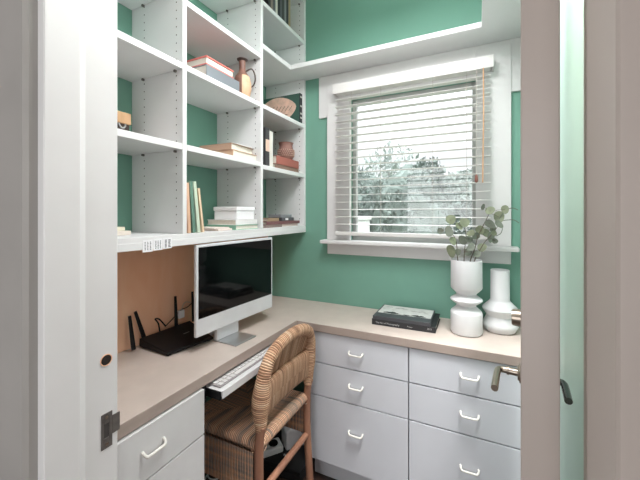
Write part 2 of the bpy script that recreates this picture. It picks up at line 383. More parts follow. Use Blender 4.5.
# blind
bl = thing('venetian_blind', 'white wooden slatted blind with open slats hung over the window', 'blind', (-0.33, 1.71, 1.15))
BX0, BX1 = -0.725, 0.052
v = MB(); v.box(BX0-0.012, BX1+0.014, 1.682, 1.690, 1.956, 2.012, 0.003)
v.box(BX0-0.012, BX0-0.004, 1.690, 1.742, 1.956, 2.012, 0.002); v.box(BX1+0.006, BX1+0.014, 1.690, 1.742, 1.956, 2.012, 0.002)
v.build('valance', M['slat'], bl)
MB().box(BX0, BX1, 1.692, 1.742, 1.960, 2.000, 0.002).build('head_rail', M['slat'], bl)
sl = MB(); z = 1.187+0.041; n = 0
while z < 1.95:
    sl.box(BX0, BX1, 1.687, 1.735, z-0.0015, z+0.0015, 0.001, 0, (R(3.0), 0, 0), 1); z += 0.041; n += 1
sl.build('slats', M['slat'], bl)
MB().box(BX0, BX1, 1.689, 1.734, 1.166, 1.186, 0.004).build('bottom_rail', M['slat'], bl)
for x in (BX0+0.10, -0.46, -0.20, BX1-0.10):
    MB().tube([(x, 1.6855, 1.18), (x, 1.6855, 1.965)], 0.0010, 6).build('ladder_cord', M['cord'], bl)
MB().tube([(0.022, 1.678, 1.957), (0.023, 1.676, 1.75), (0.019, 1.676, 1.43)], 0.0032, 8).build('tilt_wand', M['wand'], bl)
lc = MB(); lc.tube([(-0.006, 1.680, 1.957), (-0.008, 1.680, 1.62), (-0.007, 1.680, 1.47)], 0.0013, 6)
lcd = lc.build('lift_cord', M['cord'], bl)
cm('reddish_wood_tassel', 140, 92, 80)
ts = MB().lathe([(0.002, 1.470), (0.006, 1.462), (0.008, 1.44), (0.004, 1.432)], -0.007, 1.680, 12).build('tassel', M['reddish_wood_tassel'], lcd)

# ------------------------------------------------------------ outside
structure(MB().box(-14, 10, 2.2, 22, -0.4, -0.3).build('ground', cm('damp_lawn', 96, 112, 84, 0.9, var=0.3, scale=3)))
cm('hazy_leaf_a', 116, 128, 120, 0.9, var=0.12, scale=2); cm('hazy_leaf_b', 106, 118, 112, 0.9, var=0.12, scale=2); cm('hazy_leaf_c', 160, 170, 166, 0.8, var=0.2, scale=2); cm('grey_bark', 130, 128, 124, 0.9, var=0.3, scale=5)  # leaf greens paled to carry the haze in their colour
def tree(label, x, y, h, r, cz, rz, leaf, n, size, group=None, seed=1):
    rnd = random.Random(seed)
    tr = thing('tree' if h > 2.9 else 'garden_shrub', label, 'tree' if h > 2.9 else 'shrub', (x, y, -0.3), group)
    MB().tube(tube_pts([(x, y, -0.3), (x+0.05, y, cz*0.6), (x-0.04, y, cz)], 4), [0.09*h/3*(1-0.06*i) for i in range(9)], 8).build('trunk', M['grey_bark'], tr)
    m = MB()
    if n > 2000:      # the dense inside of a shrub
        b = bmesh.new(); bmesh.ops.create_icosphere(b, subdivisions=4, radius=1)
        for w_ in b.verts:
            q = w_.co; k_ = 0.80+0.06*math.sin(7*q.x+seed)*math.cos(6*q.z+2*seed)+0.04*math.sin(17*q.y+11*q.z)
            w_.co = Vector((x+q.x*r*k_, y+q.y*r*k_, cz+q.z*rz*k_))
        m.bm(b, 0, False)
    for i in range(n):
        q = Vector((rnd.gauss(0, 1), rnd.gauss(0, 1), rnd.gauss(0, 1))).normalized()
        k_ = (rnd.uniform(0.74, 1.0) if n > 2000 else rnd.random()**0.5)*(0.88+0.12*math.sin(5*q.x+seed)*math.cos(4*q.z+2*seed))
        p = Vector((x+q.x*r*k_, y+q.y*r*k_, cz+q.z*rz*k_)); e = Euler((rnd.uniform(0, 6), rnd.uniform(0, 6), rnd.uniform(0, 6))).to_matrix(); s = size*rnd.uniform(0.6, 1.3)
        m.add([p+e @ Vector(a)*s for a in ((-1, 0, 0), (-0.2, 0.5, 0.1), (1, 0, 0), (-0.2, -0.5, 0.1))], [(0, 1, 2, 3)])
    m.build('foliage', M[leaf], tr)
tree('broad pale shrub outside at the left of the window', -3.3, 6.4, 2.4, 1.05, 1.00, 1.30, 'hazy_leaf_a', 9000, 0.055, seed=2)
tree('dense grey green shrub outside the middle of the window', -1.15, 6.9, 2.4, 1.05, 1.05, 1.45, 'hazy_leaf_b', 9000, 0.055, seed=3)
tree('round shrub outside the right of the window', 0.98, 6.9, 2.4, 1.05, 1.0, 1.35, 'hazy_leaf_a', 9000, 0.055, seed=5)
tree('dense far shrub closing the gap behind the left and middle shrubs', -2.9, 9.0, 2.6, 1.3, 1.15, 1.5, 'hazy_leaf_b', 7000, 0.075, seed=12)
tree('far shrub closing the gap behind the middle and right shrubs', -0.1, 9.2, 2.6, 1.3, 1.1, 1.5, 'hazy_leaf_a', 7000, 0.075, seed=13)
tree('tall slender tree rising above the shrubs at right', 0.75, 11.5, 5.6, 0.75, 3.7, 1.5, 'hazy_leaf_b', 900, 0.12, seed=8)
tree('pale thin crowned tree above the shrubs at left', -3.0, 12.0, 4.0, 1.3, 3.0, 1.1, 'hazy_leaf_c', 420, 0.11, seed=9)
pp_ = thing('post', 'pale square garden post outside low in the left of the window', 'post', (-1.35, 4.0, -0.3))
MB().box(-1.44, -1.26, 3.91, 4.09, -0.3, 1.20, 0.01).build('shaft', M['trim'], pp_); MB().box(-1.46, -1.24, 3.89, 4.11, 1.20, 1.25, 0.015).build('cap', M['trim'], pp_)

# ------------------------------------------------------------ worktop (L shaped)
CT, CB = 0.760, 0.7235
wt = thing('worktop', 'continuous beige L-shaped worktop along the left and back walls', 'worktop', (-1.0, 1.5, CB))
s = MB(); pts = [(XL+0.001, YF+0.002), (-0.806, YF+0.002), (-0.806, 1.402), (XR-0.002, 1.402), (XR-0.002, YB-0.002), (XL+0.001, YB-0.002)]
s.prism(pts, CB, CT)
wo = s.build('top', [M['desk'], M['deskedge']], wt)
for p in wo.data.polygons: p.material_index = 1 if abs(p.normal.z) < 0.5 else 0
md = wo.modifiers.new('edge', 'BEVEL'); md.width = 0.002; md.segments = 2; md.limit_method = 'ANGLE'

# tan unpainted board on the left wall between the worktop and the shelves
tag(MB().box(XL+0.0005, XL+0.006, YF+0.002, YB-0.003, CT+0.001, 1.172).build('backing_board', M['ply']), 'tan unpainted board on the wall behind the router and monitor', 'board')

# ------------------------------------------------------------ drawer cabinets
def pull(parent, cx, cz, face, axis, w=0.064):
    # wire pull: two posts and a bar; axis 'x': front faces -y at y=face; axis 'y': front faces +x at x=face
    h = w/2; e = 0.0135
    loc = [(-h, 0, 0.008), (-h, 0.6*e, 0.004), (-h+0.004, e, -0.002), (-h+0.012, e*1.05, -0.004), (h-0.012, e*1.05, -0.004), (h-0.004, e, -0.002), (h, 0.6*e, 0.004), (h, 0, 0.008)]
    P = []
    for a, o, dz in loc: P.append((cx+a, face-o, cz+dz) if axis == 'x' else (face+o, cx+a, cz+dz))
    return MB().tube(tube_pts(P, 4), 0.0042, 10).build('handle', M['pull'], parent)
def cabinet(name, label, a0, a1, axis, face, back, rows, z0, group, paint='drawer'):
    base = ((a0+a1)/2, (face+back)/2, 0) if axis == 'x' else ((face+back)/2, (a0+a1)/2, 0)
    t = thing(name, label, 'cabinet', base, group)
    def bx(m, p0, p1, q0, q1, z_0, z_1, bev=0.0):
        if axis == 'x': m.box(p0, p1, min(q0, q1), max(q0, q1), z_0, z_1, bev)
        else: m.box(min(q0, q1), max(q0, q1), p0, p1, z_0, z_1, bev)
    d = 1 if axis == 'x' else -1     # from the front face inwards
    m = MB(); f = face+d*0.019
    bx(m, a0+0.001, a0+0.017, f, back, z0, CB-0.001); bx(m, a1-0.017, a1-0.001, f, back, z0, CB-0.001)
    bx(m, a0+0.017, a1-0.017, f, back, z0, z0+0.016); bx(m, a0+0.017, a1-0.017, back-d*0.01, back, z0+0.016, CB-0.001)
    bx(m, a0+0.017, a1-0.017, f, f+d*0.01, z0+0.016, CB-0.001)
    m.build('carcass', M['carcass'], t)
    m = MB(); bx(m, a0+0.001, a1-0.001, face+d*0.05, face+d*0.065, 0.0, z0); m.build('toe_kick', M['drawer'], t)
    for (za, zb, hz) in rows:
        m = MB(); bx(m, a0+0.0025, a1-0.0025, face, face+d*0.018, za+0.0027, zb-0.0027, 0.0008)
        dr = m.build('drawer', M[paint], t)
        pull(dr, (a0+a1)/2, hz, face, axis)
    return t
Z1, Z2, Z3 = 0.573, 0.4155, 0.103
rows = [(Z1, CB-0.002, 0.648), (Z2, Z1, 0.497), (Z3, Z2, 0.285)]
cabinet('drawer_cabinet', 'pale blue-white three-drawer cabinet under the counter below the black books', -0.735, -0.265, 'x', 1.410, 1.755, rows, Z3, 'drawer cabinets')
cabinet('drawer_cabinet', 'pale blue-white three-drawer cabinet under the counter behind the door handle', -0.265, 0.205, 'x', 1.410, 1.755, rows, Z3, 'drawer cabinets')
cabinet('drawer_cabinet', 'white drawer cabinet under the desk beside the left door frame', 0.418, 0.795, 'y', -0.800, -1.215, rows, Z3, 'drawer cabinets', 'white')  # drawers painted whiter to carry the light from the right

# ------------------------------------------------------------ bookcase
XF = -0.949
bc = thing('bookcase', 'white built-in bookcase with pin holes fixed above the desk', 'bookcase', (-1.09, 1.1, 1.174))
panels = [(0.418, 0.436), (0.838, 0.856), (1.304, 1.322), (1.744, 1.7635)]
def pins(m, y, sgn):
    for x in (XF-0.032, XL+0.075):
        z = 1.255
        while z < 2.62:
            for k in range(6):
                pass
            a = [(x+0.0026*math.cos(t), y+sgn*0.0004, z+0.0026*math.sin(t)) for t in [2*math.pi*k/8 for k in range(8)]]
            m.add(a, [list(range(8))], 1); z += 0.0295
for i, (a, b_) in enumerate(panels):
    m = MB(); m.box(XL+0.001, XF, a, b_, 1.2155, ZC-0.002, 0.001, seg=1)
    if i > 0: pins(m, a, -1)
    if i < 3: pins(m, b_, 1)
    m.build('side_panel', [M['white'], M['hole']], bc)
m = MB(); m.box(XL+0.001, XF, 0.418, 1.7635, 1.197, 1.215, 0.001, seg=1); m.box(XF-0.02, XF+0.001, 0.418, 1.7635, 1.174, 1.1985, 0.0015, seg=1); m.box(XL+0.008, XF-0.02, 0.418, 1.7635, 1.188, 1.197)
o = m.build('base_shelf', M['white'], bc)
levels = {0: [1.538, 1.827, 2.110], 1: [1.538, 1.827, 2.063, 2.350], 2: [1.528, 1.827, 2.335, 2.588]}
for k in range(3):
    y0, y1 = panels[k][1]+0.001, panels[k+1][0]-0.001
    for z in levels[k]:
        MB().box(XL+0.0015, XF, y0, y1, z-0.022, z, 0.0012, seg=1).build('shelf', M['white'], bc)
        for yy, sg in ((y0, 1), (y1, -1)):
            for x in (XF-0.032, XL+0.075): MB().box(x-0.004, x+0.004, yy, yy+sg*0.010, z-0.030, z-0.0222, 0.001, seg=1).build('shelf_pin', M['darksteel'], bc)
# labels taped on the front of the base shelf
cm('paper_white', 244, 244, 246, 0.7, var=0.01)
cm('printed_ink', 96, 98, 104, 0.8)
for i, (a, b_, z0, z1) in enumerate(((0.681, 0.717, 1.166, 1.205), (0.719, 0.753, 1.168, 1.206), (0.755, 0.790, 1.170, 1.207))):
    m = MB(); m.box(XF+0.0014, XF+0.0019, a, b_, z0, z1)
    cols = 3 if i < 2 else 2
    for c_ in range(cols):
        y = a+0.007+c_*(b_-a-0.008)/cols
        for r_ in range(6):
            z = z1-0.008-r_*0.0046; w_ = 0.0045 if i < 2 else 0.010
            m.box(XF+0.0019, XF+0.0022, y, y+w_*random.uniform(0.6, 1.0), z-0.0013, z+0.0013, 0, 1)
    o = m.build('paper_label', [M['paper_white'], M['printed_ink']], bc)

# high shelf: meets the bookcase, runs over the window and back along the right wall
hs = thing('high_shelf', 'thick white shelf running above the window and along the right wall', 'shelf', (-0.4, 1.7, 2.10))
SZ0, SZ1 = 2.098, 2.124
s = MB(); s.prism([(XL+0.002, 1.324), (XF, 1.324), (XF, 1.585), (0.0135, 1.585), (0.0135, 1.25), (XR-0.002, 1.25), (XR-0.002, YB-0.002), (-0.947, YB-0.002), (-0.947, 1.7425), (XL+0.002, 1.7425)], SZ0, SZ1)
o = s.build('board', M['white'], hs); md = o.modifiers.new('edge', 'BEVEL'); md.width = 0.004; md.segments = 3; md.limit_method = 'ANGLE'

# ------------------------------------------------------------ books
BN = [0]
def book(label, loc, w, d, h, cover, lie=True, rz=0.0, tilt=0.0, group=None, name='book', spine='front', extra=None, cv=0.0022):
    # lying book: w along y, d along -x from its front, thickness h. The page block shows on the open sides.
    # local axes: spine on +x, fore edge on -x
    t = thing(name, label, 'book', loc, group); t['local'] = True
    m = MB(); x1, x0 = 0.0, -d
    if lie:
        m.box(x0, x1, -w/2, w/2, 0, cv, 0.0006, seg=1); m.box(x0, x1, -w/2, w/2, h-cv, h, 0.0006, seg=1)
        if spine == 'front': m.box(x1-cv, x1, -w/2, w/2, cv, h-cv)
        elif spine == 'near': m.box(x0, x1, -w/2, -w/2+cv, cv, h-cv)
        elif spine == 'back': m.box(x0, x0+cv, -w/2, w/2, cv, h-cv)
        m.build('cover', cover, t)
        e = 0.004
        MB().box(x0+(e if spine != 'back' else cv), x1-(e if spine != 'front' else cv), -w/2+(e if spine != 'near' else cv), w/2-e, cv, h-cv).build('pages', M['pages'], t)
    else:
        # standing: thickness w along y, depth d, height h, spine on +x
        m.box(x0, x1, -w/2, -w/2+cv, 0, h, 0.0006, seg=1); m.box(x0, x1, w/2-cv, w/2, 0, h, 0.0006, seg=1); m.box(x1-cv, x1, -w/2+cv, w/2-cv, 0, h)
        m.build('cover', cover, t)
        MB().box(x0+0.004, x1-cv, -w/2+cv, w/2-cv, 0.003, h-0.004).build('pages', M['pages'], t)
    t.rotation_euler = (tilt, 0, rz)
    if extra: extra(t)
    return t
# bay two, third shelf: red book on a large blue-grey book
g = 'books lying beside the jug'
cm('bluegrey_cover', 128, 134, 140); cm('coral_red_cover', 216, 122, 114); cm('tan_cover', 184, 150, 128)
book('large blue-grey book lying under the coral red book', (-0.955, 1.055, 1.8275), 0.195, 0.19, 0.046, M['bluegrey_cover'], group=g)
book('coral red book with thick white pages lying on the blue-grey book', (-0.958, 1.04, 1.874), 0.16, 0.17, 0.036, M['coral_red_cover'], spine='back', group=g, cv=0.006)
# jug
jg = thing('jug', 'brown long-necked jug with one pale side and thin loop handle', 'jug', (-0.995, 1.222, 1.8275))
cm('brown_glaze', 128, 92, 80, 0.45, var=0.25, scale=40); cm('pale_peach_side', 222, 184, 150, 0.5, var=0.08, scale=30); cm('dark_brown_glaze', 72, 56, 52, 0.4)
prof = [(0.026, 1.8275), (0.034, 1.834), (0.042, 1.868), (0.041, 1.90), (0.033, 1.928), (0.020, 1.946), (0.0145, 1.960), (0.0145, 1.992), (0.016, 2.002)]
def pale(t_, z_): return 1 if (-0.95 < ((t_+math.pi) % (2*math.pi))-math.pi < 1.5 and z_ < 1.935) else 0  # pale peach on one side of the body, below the neck
MB().lathe(prof, -0.995, 1.222, 40, 0, True, pale).build('body', [M['brown_glaze'], M['pale_peach_side']], jg)
MB().lathe([(0.0145, 2.000), (0.024, 2.006), (0.025, 2.010), (0.021, 2.013), (0.012, 2.010), (0.010, 1.995)], -0.995, 1.222, 32).build('rim', M['dark_brown_glaze'], jg)
MB().tube(tube_pts([(-0.985, 1.236, 1.958), (-0.975, 1.262, 1.978), (-0.972, 1.282, 1.966), (-0.972, 1.290, 1.935), (-0.976, 1.280, 1.905), (-0.985, 1.258, 1.885)], 6), 0.0035, 8).build('handle', M['dark_brown_glaze'], jg)
# bay two, second shelf: two tan books and loose papers
g = 'tan books on the second shelf'
cm('grey_paper_cover', 196, 192, 188); cm('sandy_cover', 206, 170, 142)
book('lower of two sandy tan books lying on the middle shelf', (-0.962, 1.205, 1.5385), 0.172, 0.20, 0.030, M['sandy_cover'], spine='near', group=g)
book('upper of two sandy tan books lying on the middle shelf', (-0.972, 1.198, 1.569), 0.165, 0.18, 0.029, M['tan_cover'], spine='near', rz=R(2), group=g)
m = MB(); m.box(-0.985, -0.957, 1.235, 1.245, 1.5985, 1.601, 0.0005); m.box(-1.10, -0.965, 1.15, 1.28, 1.5985, 1.6005, 0.0005)
tag(m.build('paper_stack', M['paper_white']), 'thin white papers lying on top of the tan books', 'papers')
# bay two, base shelf: leaning books
cm('peach_cover', 224, 184, 154); cm('teal_cover', 104, 140, 124); cm('pale_green_cover', 206, 222, 200); cm('cream_orange_cover', 236, 210, 178)
g = 'books leaning on the bookcase panel'
for (y, w_, h, c_, tl, lab) in ((0.876, 0.014, 0.185, 'peach_cover', 3, 'peach spined book leaning nearest the bookcase panel'),
                              (0.899, 0.014, 0.193, 'teal_cover', 5, 'teal green spined book leaning second from the panel'),
                              (0.922, 0.015, 0.193, 'pale_green_cover', 6.5, 'pale green spined book leaning third from the panel'),
                              (0.944, 0.010, 0.170, 'cream_orange_cover', 8, 'short cream and orange spined book leaning outermost in the row')):
    book(lab, (-0.957, y, 1.2162+0.5*w_*math.sin(R(tl))), w_, 0.16, h, M[c_], lie=False, tilt=R(tl), group=g)
# papers and white box
g = 'pale books on the base shelf'
cm('pinkish_paper', 226, 214, 206, 0.7); cm('seafoam_cover', 140, 190, 166); cm('white_cover', 240, 240, 238)
m = MB(); m.box(-1.13, -0.972, 1.04, 1.125, 1.2155, 1.224, 0.001); m.box(-1.12, -0.985, 1.03, 1.122, 1.2241, 1.229, 0.001)
tag(m.build('paper_stack', M['pinkish_paper']), 'low pinkish pile of papers beside the white and green books', 'papers')
book('white book with a green edge lying lowest under the white box', (-0.958, 1.215, 1.2155), 0.165, 0.17, 0.021, M['seafoam_cover'], spine='near', group=g)
book('thick white book lying between green edged book and white box', (-0.960, 1.212, 1.237), 0.155, 0.17, 0.023, M['white_cover'], spine='front', group=g)
bx = thing('storage_box', 'small plain white box on top of the white books', 'box', (-1.02, 1.20, 1.2605))
MB().box(-1.10, -0.968, 1.15, 1.275, 1.2605, 1.300, 0.003).build('body', M['paper_white'], bx)
MB().box(-1.103, -0.965, 1.147, 1.278, 1.3002, 1.319, 0.003).build('lid', M['paper_white'], bx)
# bay three, base shelf
cm('greybrown_cover', 146, 128, 122); cm('maroon_cover', 130, 92, 92); cm('tan_small_cover', 170, 148, 122)
g = 'books stacked on the right end of the base shelf'
book('rolled grey-brown magazine lowest on the right end of the base shelf', (-0.956, 1.425, 1.2155), 0.16, 0.16, 0.014, M['greybrown_cover'], group=g)
m = MB(); m.box(-1.12, -0.97, 1.51, 1.70, 1.2155, 1.2295, 0.001)
tag(m.build('paper_stack', cm('pale_pink_paper', 232, 216, 208, 0.7)), 'pale pink paper pile under the maroon book', 'papers')
book('wide maroon book lying across the magazine and pink papers', (-0.962, 1.54, 1.230), 0.34, 0.17, 0.016, M['maroon_cover'], group=g)
book('small tan book lying left of the dark grey box', (-0.985, 1.465, 1.2465), 0.11, 0.12, 0.017, M['tan_small_cover'], group=g)
bx = thing('storage_box', 'dark grey two-tier box on the maroon book', 'box', (-1.02, 1.60, 1.2465))
cm('dark_grey_card', 92, 94, 98); cm('mid_grey_card', 132, 134, 138)
MB().box(-1.07, -0.975, 1.535, 1.665, 1.2465, 1.265, 0.002).build('body', M['dark_grey_card'], bx)
MB().box(-1.06, -0.978, 1.525, 1.645, 1.2652, 1.283, 0.002).build('lid', M['mid_grey_card'], bx)
MB().box(-0.9749, -0.9742, 1.57, 1.60, 1.250, 1.262).build('label_plate', M['paper_white'], bx)
# bay three, second shelf
cm('charcoal_cover', 62, 62, 64); cm('ivory_cover', 224, 220, 212); cm('rose_label', 226, 194, 176)
def band(t_):
    MB().box(0.0001, 0.0006, -0.0165, 0.0165, 0.075, 0.135).build('spine_label', M['rose_label'], t_)
book('charcoal upright book with a peach label on its spine', (-0.963, 1.380, 1.5287), 0.035, 0.15, 0.195, M['charcoal_cover'], lie=False, extra=band, group='upright books on the pottery shelf')
book('ivory upright book standing right of the charcoal book', (-0.966, 1.416, 1.5287), 0.034, 0.15, 0.186, M['ivory_cover'], lie=False, group='upright books on the pottery shelf')
cm('brick_red_cover', 172, 104, 92); cm('dusty_brown_cover', 140, 112, 98)
g = 'books under the pottery bowl'
book('dusty brown book lying at the bottom below the red book', (-0.972, 1.590, 1.5285), 0.25, 0.18, 0.026, M['dusty_brown_cover'], group=g)
book('brick red book lying directly under the pottery bowl', (-0.968, 1.590, 1.555), 0.24, 0.18, 0.044, M['brick_red_cover'], group=g)
bw = thing('pottery_bowl', 'small brown pottery jar with dotted bands standing on the red book', 'pot', (-1.03, 1.665, 1.5995))
cm('brown_pottery', 150, 112, 102, 0.7, var=0.12, scale=60); cm('pale_slip_dots', 202, 172, 156, 0.8)
m = MB(); m.lathe([(0.026, 1.5995), (0.036, 1.606), (0.046, 1.625), (0.0505, 1.645), (0.048, 1.662), (0.040, 1.675), (0.0385, 1.688), (0.042, 1.702), (0.045, 1.706), (0.041, 1.706), (0.034, 1.69), (0.034, 1.66)], -1.03, 1.665, 40)
for zz, rr in ((1.628, 0.0478), (1.639, 0.0500), (1.650, 0.0502), (1.661, 0.0488)):
    for k in range(26):
        a = 2*math.pi*(k+(0.5 if int(zz*1000) % 2 else 0))/26
        b = bmesh.new(); bmesh.ops.create_icosphere(b, subdivisions=1, radius=0.0036); m.bm(b, 1, True, Matrix.Translation((-1.03+rr*math.cos(a), 1.665+rr*math.sin(a), zz)))
m.build('body', [M['brown_pottery'], M['pale_slip_dots']], bw)
# bay three, third shelf: large book stood against the end panel with a leaf-like cover picture
bk = thing('picture_book', 'dark green book stood face out with a pale pink leaf on its cover', 'book', (-1.09, 1.72, 1.8275))
cm('deep_green_cover', 62, 92, 82, 0.4); cm('pink_leaf_print', 226, 186, 168, 0.6, var=0.15, scale=40); cm('brown_print', 128, 96, 84); cm('black_cloth', 34, 36, 40)
m = MB(); m.box(-1.226, -0.968, 1.716, 1.719, 1.8277, 2.012, 0.0008, seg=1); m.box(-1.226, -0.968, 1.739, 1.742, 1.8277, 2.012, 0.0008, seg=1)
lf = []
for k in range(41):
    u_ = k/40; lf.append((-1.224+0.235*u_, 0.076*math.sin(math.pi*(0.12+0.88*u_)**0.95)**0.6))
cpts = [(x, 1.934+0.25*(-1.1-x)*-0.05+h*0.95) for x, h in lf]+[(x, 1.934+0.25*(-1.1-x)*-0.05-h*1.2) for x, h in lf[::-1][1:-1]]
m.prism(cpts, 1.7150, 1.7158, 1, 'y')
for k in range(7):
    x = -1.20+0.026*k
    m.prism([(x, 1.915), (x+0.004, 1.915), (x+0.03, 1.955-0.002*k), (x+0.026, 1.955-0.002*k)], 1.7146, 1.7149, 2, 'y')
m.prism([(-1.215, 1.905), (-1.05, 1.895), (-1.05, 1.889), (-1.215, 1.895)][::-1], 1.7146, 1.7149, 2, 'y')
m.build('cover', [M['deep_green_cover'], M['pink_leaf_print'], M['brown_print']], bk)
MB().box(-1.222, -0.974, 1.7192, 1.7388, 1.830, 2.009).build('pages', M['pages'], bk)
m = MB(); m.box(-0.968, -0.962, 1.716, 1.742, 1.8277, 2.012, 0.001)
for zz in (1.86, 1.885, 1.93, 1.985): m.box(-0.9625, -0.9615, 1.719, 1.737, zz, zz+0.010, 0, 1)
m.build('spine', [M['black_cloth'], M['ivory_cover']], bk)
# bay three, top: upright row
g = 'thin upright volumes on the top right shelf'
cs = ['charcoal_cover', 'greybrown_cover', 'dark_grey_card', 'ivory_cover', 'black_cloth', 'dark_grey_card', 'charcoal_cover', 'mid_grey_card', 'black_cloth', 'tan_small_cover']
nm = ['charcoal', 'grey-brown', 'dark grey', 'ivory', 'black', 'dark grey', 'charcoal', 'mid grey', 'black', 'tan']
ordw = ['first', 'second', 'third', 'fourth', 'fifth', 'sixth', 'seventh', 'eighth', 'ninth', 'last']
for i in range(10):
    book('%s thin upright volume, %s from the left on the top right shelf' % (nm[i], ordw[i]), (-0.975, 1.415+i*0.0222, 2.3355), 0.021, 0.19, 0.20-0.008*(i % 3), M[cs[i]], lie=False, group=g)
# bay one
wb = thing('wooden_box', 'dark box with a pale wood lid on the left middle shelf', 'box', (-1.18, 0.68, 1.5385))
cm('dark_box_card', 74, 62, 56); M['palewood'] = wood_mat('pale_birch', rgb(214, 168, 126), rgb(232, 190, 148), (4, 20, 20), 0.5)
MB().box(-1.212, -1.152, 0.58, 0.776, 1.5385, 1.612, 0.002).build('body', M['dark_box_card'], wb)
MB().box(-1.216, -1.148, 0.575, 0.781, 1.6125, 1.654, 0.003).build('lid', M['palewood'], wb)
MB().tube(tube_pts([(-1.150, 0.735, 1.611), (-1.146, 0.738, 1.600), (-1.146, 0.747, 1.595), (-1.146, 0.756, 1.602), (-1.150, 0.759, 1.611)], 5), 0.003, 8).build('clasp', M['alu'], wb)
cm('cream_cover', 232, 226, 204); cm('offwhite_cover', 228, 218, 206)
g = 'thin cream books at the left end of the base shelf'
book('off-white thin book lying lower at the left end of base shelf', (-1.075, 0.63, 1.2155), 0.20, 0.13, 0.014, M['offwhite_cover'], group=g)
book('cream thin book lying upper at the left end of base shelf', (-1.085, 0.62, 1.230), 0.19, 0.12, 0.013, M['cream_cover'], group=g)

# ------------------------------------------------------------ desk things
# monitor
mo = thing('monitor', 'white slim all-in-one computer with black screen on the desk', 'computer', (-0.94, 1.10, CT)); mo['local'] = True
mo.location = (-0.9375, 1.134, CT+0.0004); mo.rotation_euler = (0, 0, R(-3.1))
W, z0, z1 = 0.234, 0.060, 0.4095
m = MB(); m.box(-0.014, 0.0, -W, W, z0, z1, 0.004, seg=3); m.build('housing', M['imac'], mo)
m = MB(); m.box(0.0, 0.0012, -W+0.010, W-0.010, z0+0.068, z1-0.010, 0.0005, seg=1); m.build('screen', M['blackgloss'], mo)
m = MB(); off = -0.045
m.box(-0.044, 0.080, off-0.064, off+0.062, 0, 0.004, 0.0015)
m.build('stand_foot', M['alu'], mo)
m = MB(); m.box(-0.040, -0.022, off-0.064, off+0.062, 0.0042, 0.20, 0.003); m.box(-0.022, -0.0142, off-0.050, off+0.048, 0.14, 0.20, 0.002); m.build('stand_neck', M['imac'], mo)
# router
ro = thing('router', 'black router with four upright antennas on the desk', 'router', (-1.10, 0.95, CT))
m = MB(); q = [(-1.200, 0.848), (-1.028, 0.838), (-0.990, 1.030), (-1.185, 1.085)]
zt = [0.797, 0.776, 0.776, 0.800]
n = len(m.v)
vs = [(x, y, CT+0.006) for x, y in q]+[(x*0.996-0.004, y*0.996+0.004, z) for (x, y), z in zip(q, zt)]
m.add(vs, [(3, 2, 1, 0), (4, 5, 6, 7), (0, 1, 5, 4), (1, 2, 6, 5), (2, 3, 7, 6), (3, 0, 4, 7)])
for (x, y) in ((-1.18, 0.862), (-1.04, 0.853), (-1.01, 1.02), (-1.17, 1.06)): m.box(x-0.008, x+0.008, y-0.008, y+0.008, CT+0.0003, CT+0.008)
o = m.build('body', M['black'], ro); md = o.modifiers.new('edge', 'BEVEL'); md.width = 0.002; md.segments = 2
cm('router_mark', 150, 150, 152, 0.4)
MB().prism([(-1.103, 0.975), (-1.098, 0.975), (-1.098, 1.005), (-1.103, 1.005)][::-1], 0.7884, 0.7890).build('front_mark', M['router_mark'], ro)
for (bx_, by, bz, tx, ty, tz) in ((-1.185, 0.815, 0.768, -1.205, 0.812, 0.895), (-1.203, 0.872, 0.79, -1.206, 0.836, 0.905), (-1.197, 1.022, 0.785, -1.203, 1.022, 0.923), (-1.196, 1.118, 0.785, -1.204, 1.118, 0.922)):
    m = MB(); m.tube([(bx_, by, bz), (bx_+(tx-bx_)*0.2, by+(ty-by)*0.2, bz+(tz-bz)*0.2), (tx, ty, tz)], [0.006, 0.006, 0.0042], 10, ry=[0.0088, 0.0085, 0.006])
    m.build('antenna', M['black'], ro)
cb = MB(); cb.tube(tube_pts([(-1.2198, 0.96, 0.7635), (-1.2198, 0.95, 0.82), (-1.2198, 0.935, 0.845), (-1.2198, 0.955, 0.838), (-1.2198, 0.985, 0.80)], 6), 0.003, 8)
cb.tube(tube_pts([(-1.2198, 0.985, 0.80), (-1.2198, 1.02, 0.82), (-1.214, 1.06, 0.85), (-1.214, 1.10, 0.855), (-1.214, 1.14, 0.875)], 6), 0.002, 8)
tag(cb.build('cable', M['black']), 'black cables looping behind the router against the tan board', 'cable')
ad = thing('power_adapter', 'small white plug with wire on the tan board behind the router', 'plug', (-1.214, 1.09, 0.84))
MB().box(-1.2235, -1.205, 1.045, 1.075, 0.815, 0.85, 0.003).build('body', M['paper_white'], ad)
MB().tube(tube_pts([(-1.21, 1.06, 0.85), (-1.208, 1.07, 0.875), (-1.212, 1.09, 0.88), (-1.214, 1.12, 0.87)], 5), 0.0015, 6).build('wire', M['cord'], ad)
tag(MB().lathe([(0.013, CT+0.0005), (0.0145, CT+0.002), (0.0145, CT+0.036), (0.013, CT+0.038)], -1.045, 1.085, 24).build('pen_cup', M['ceramic']), 'small white cylinder standing behind the computer stand', 'cup')

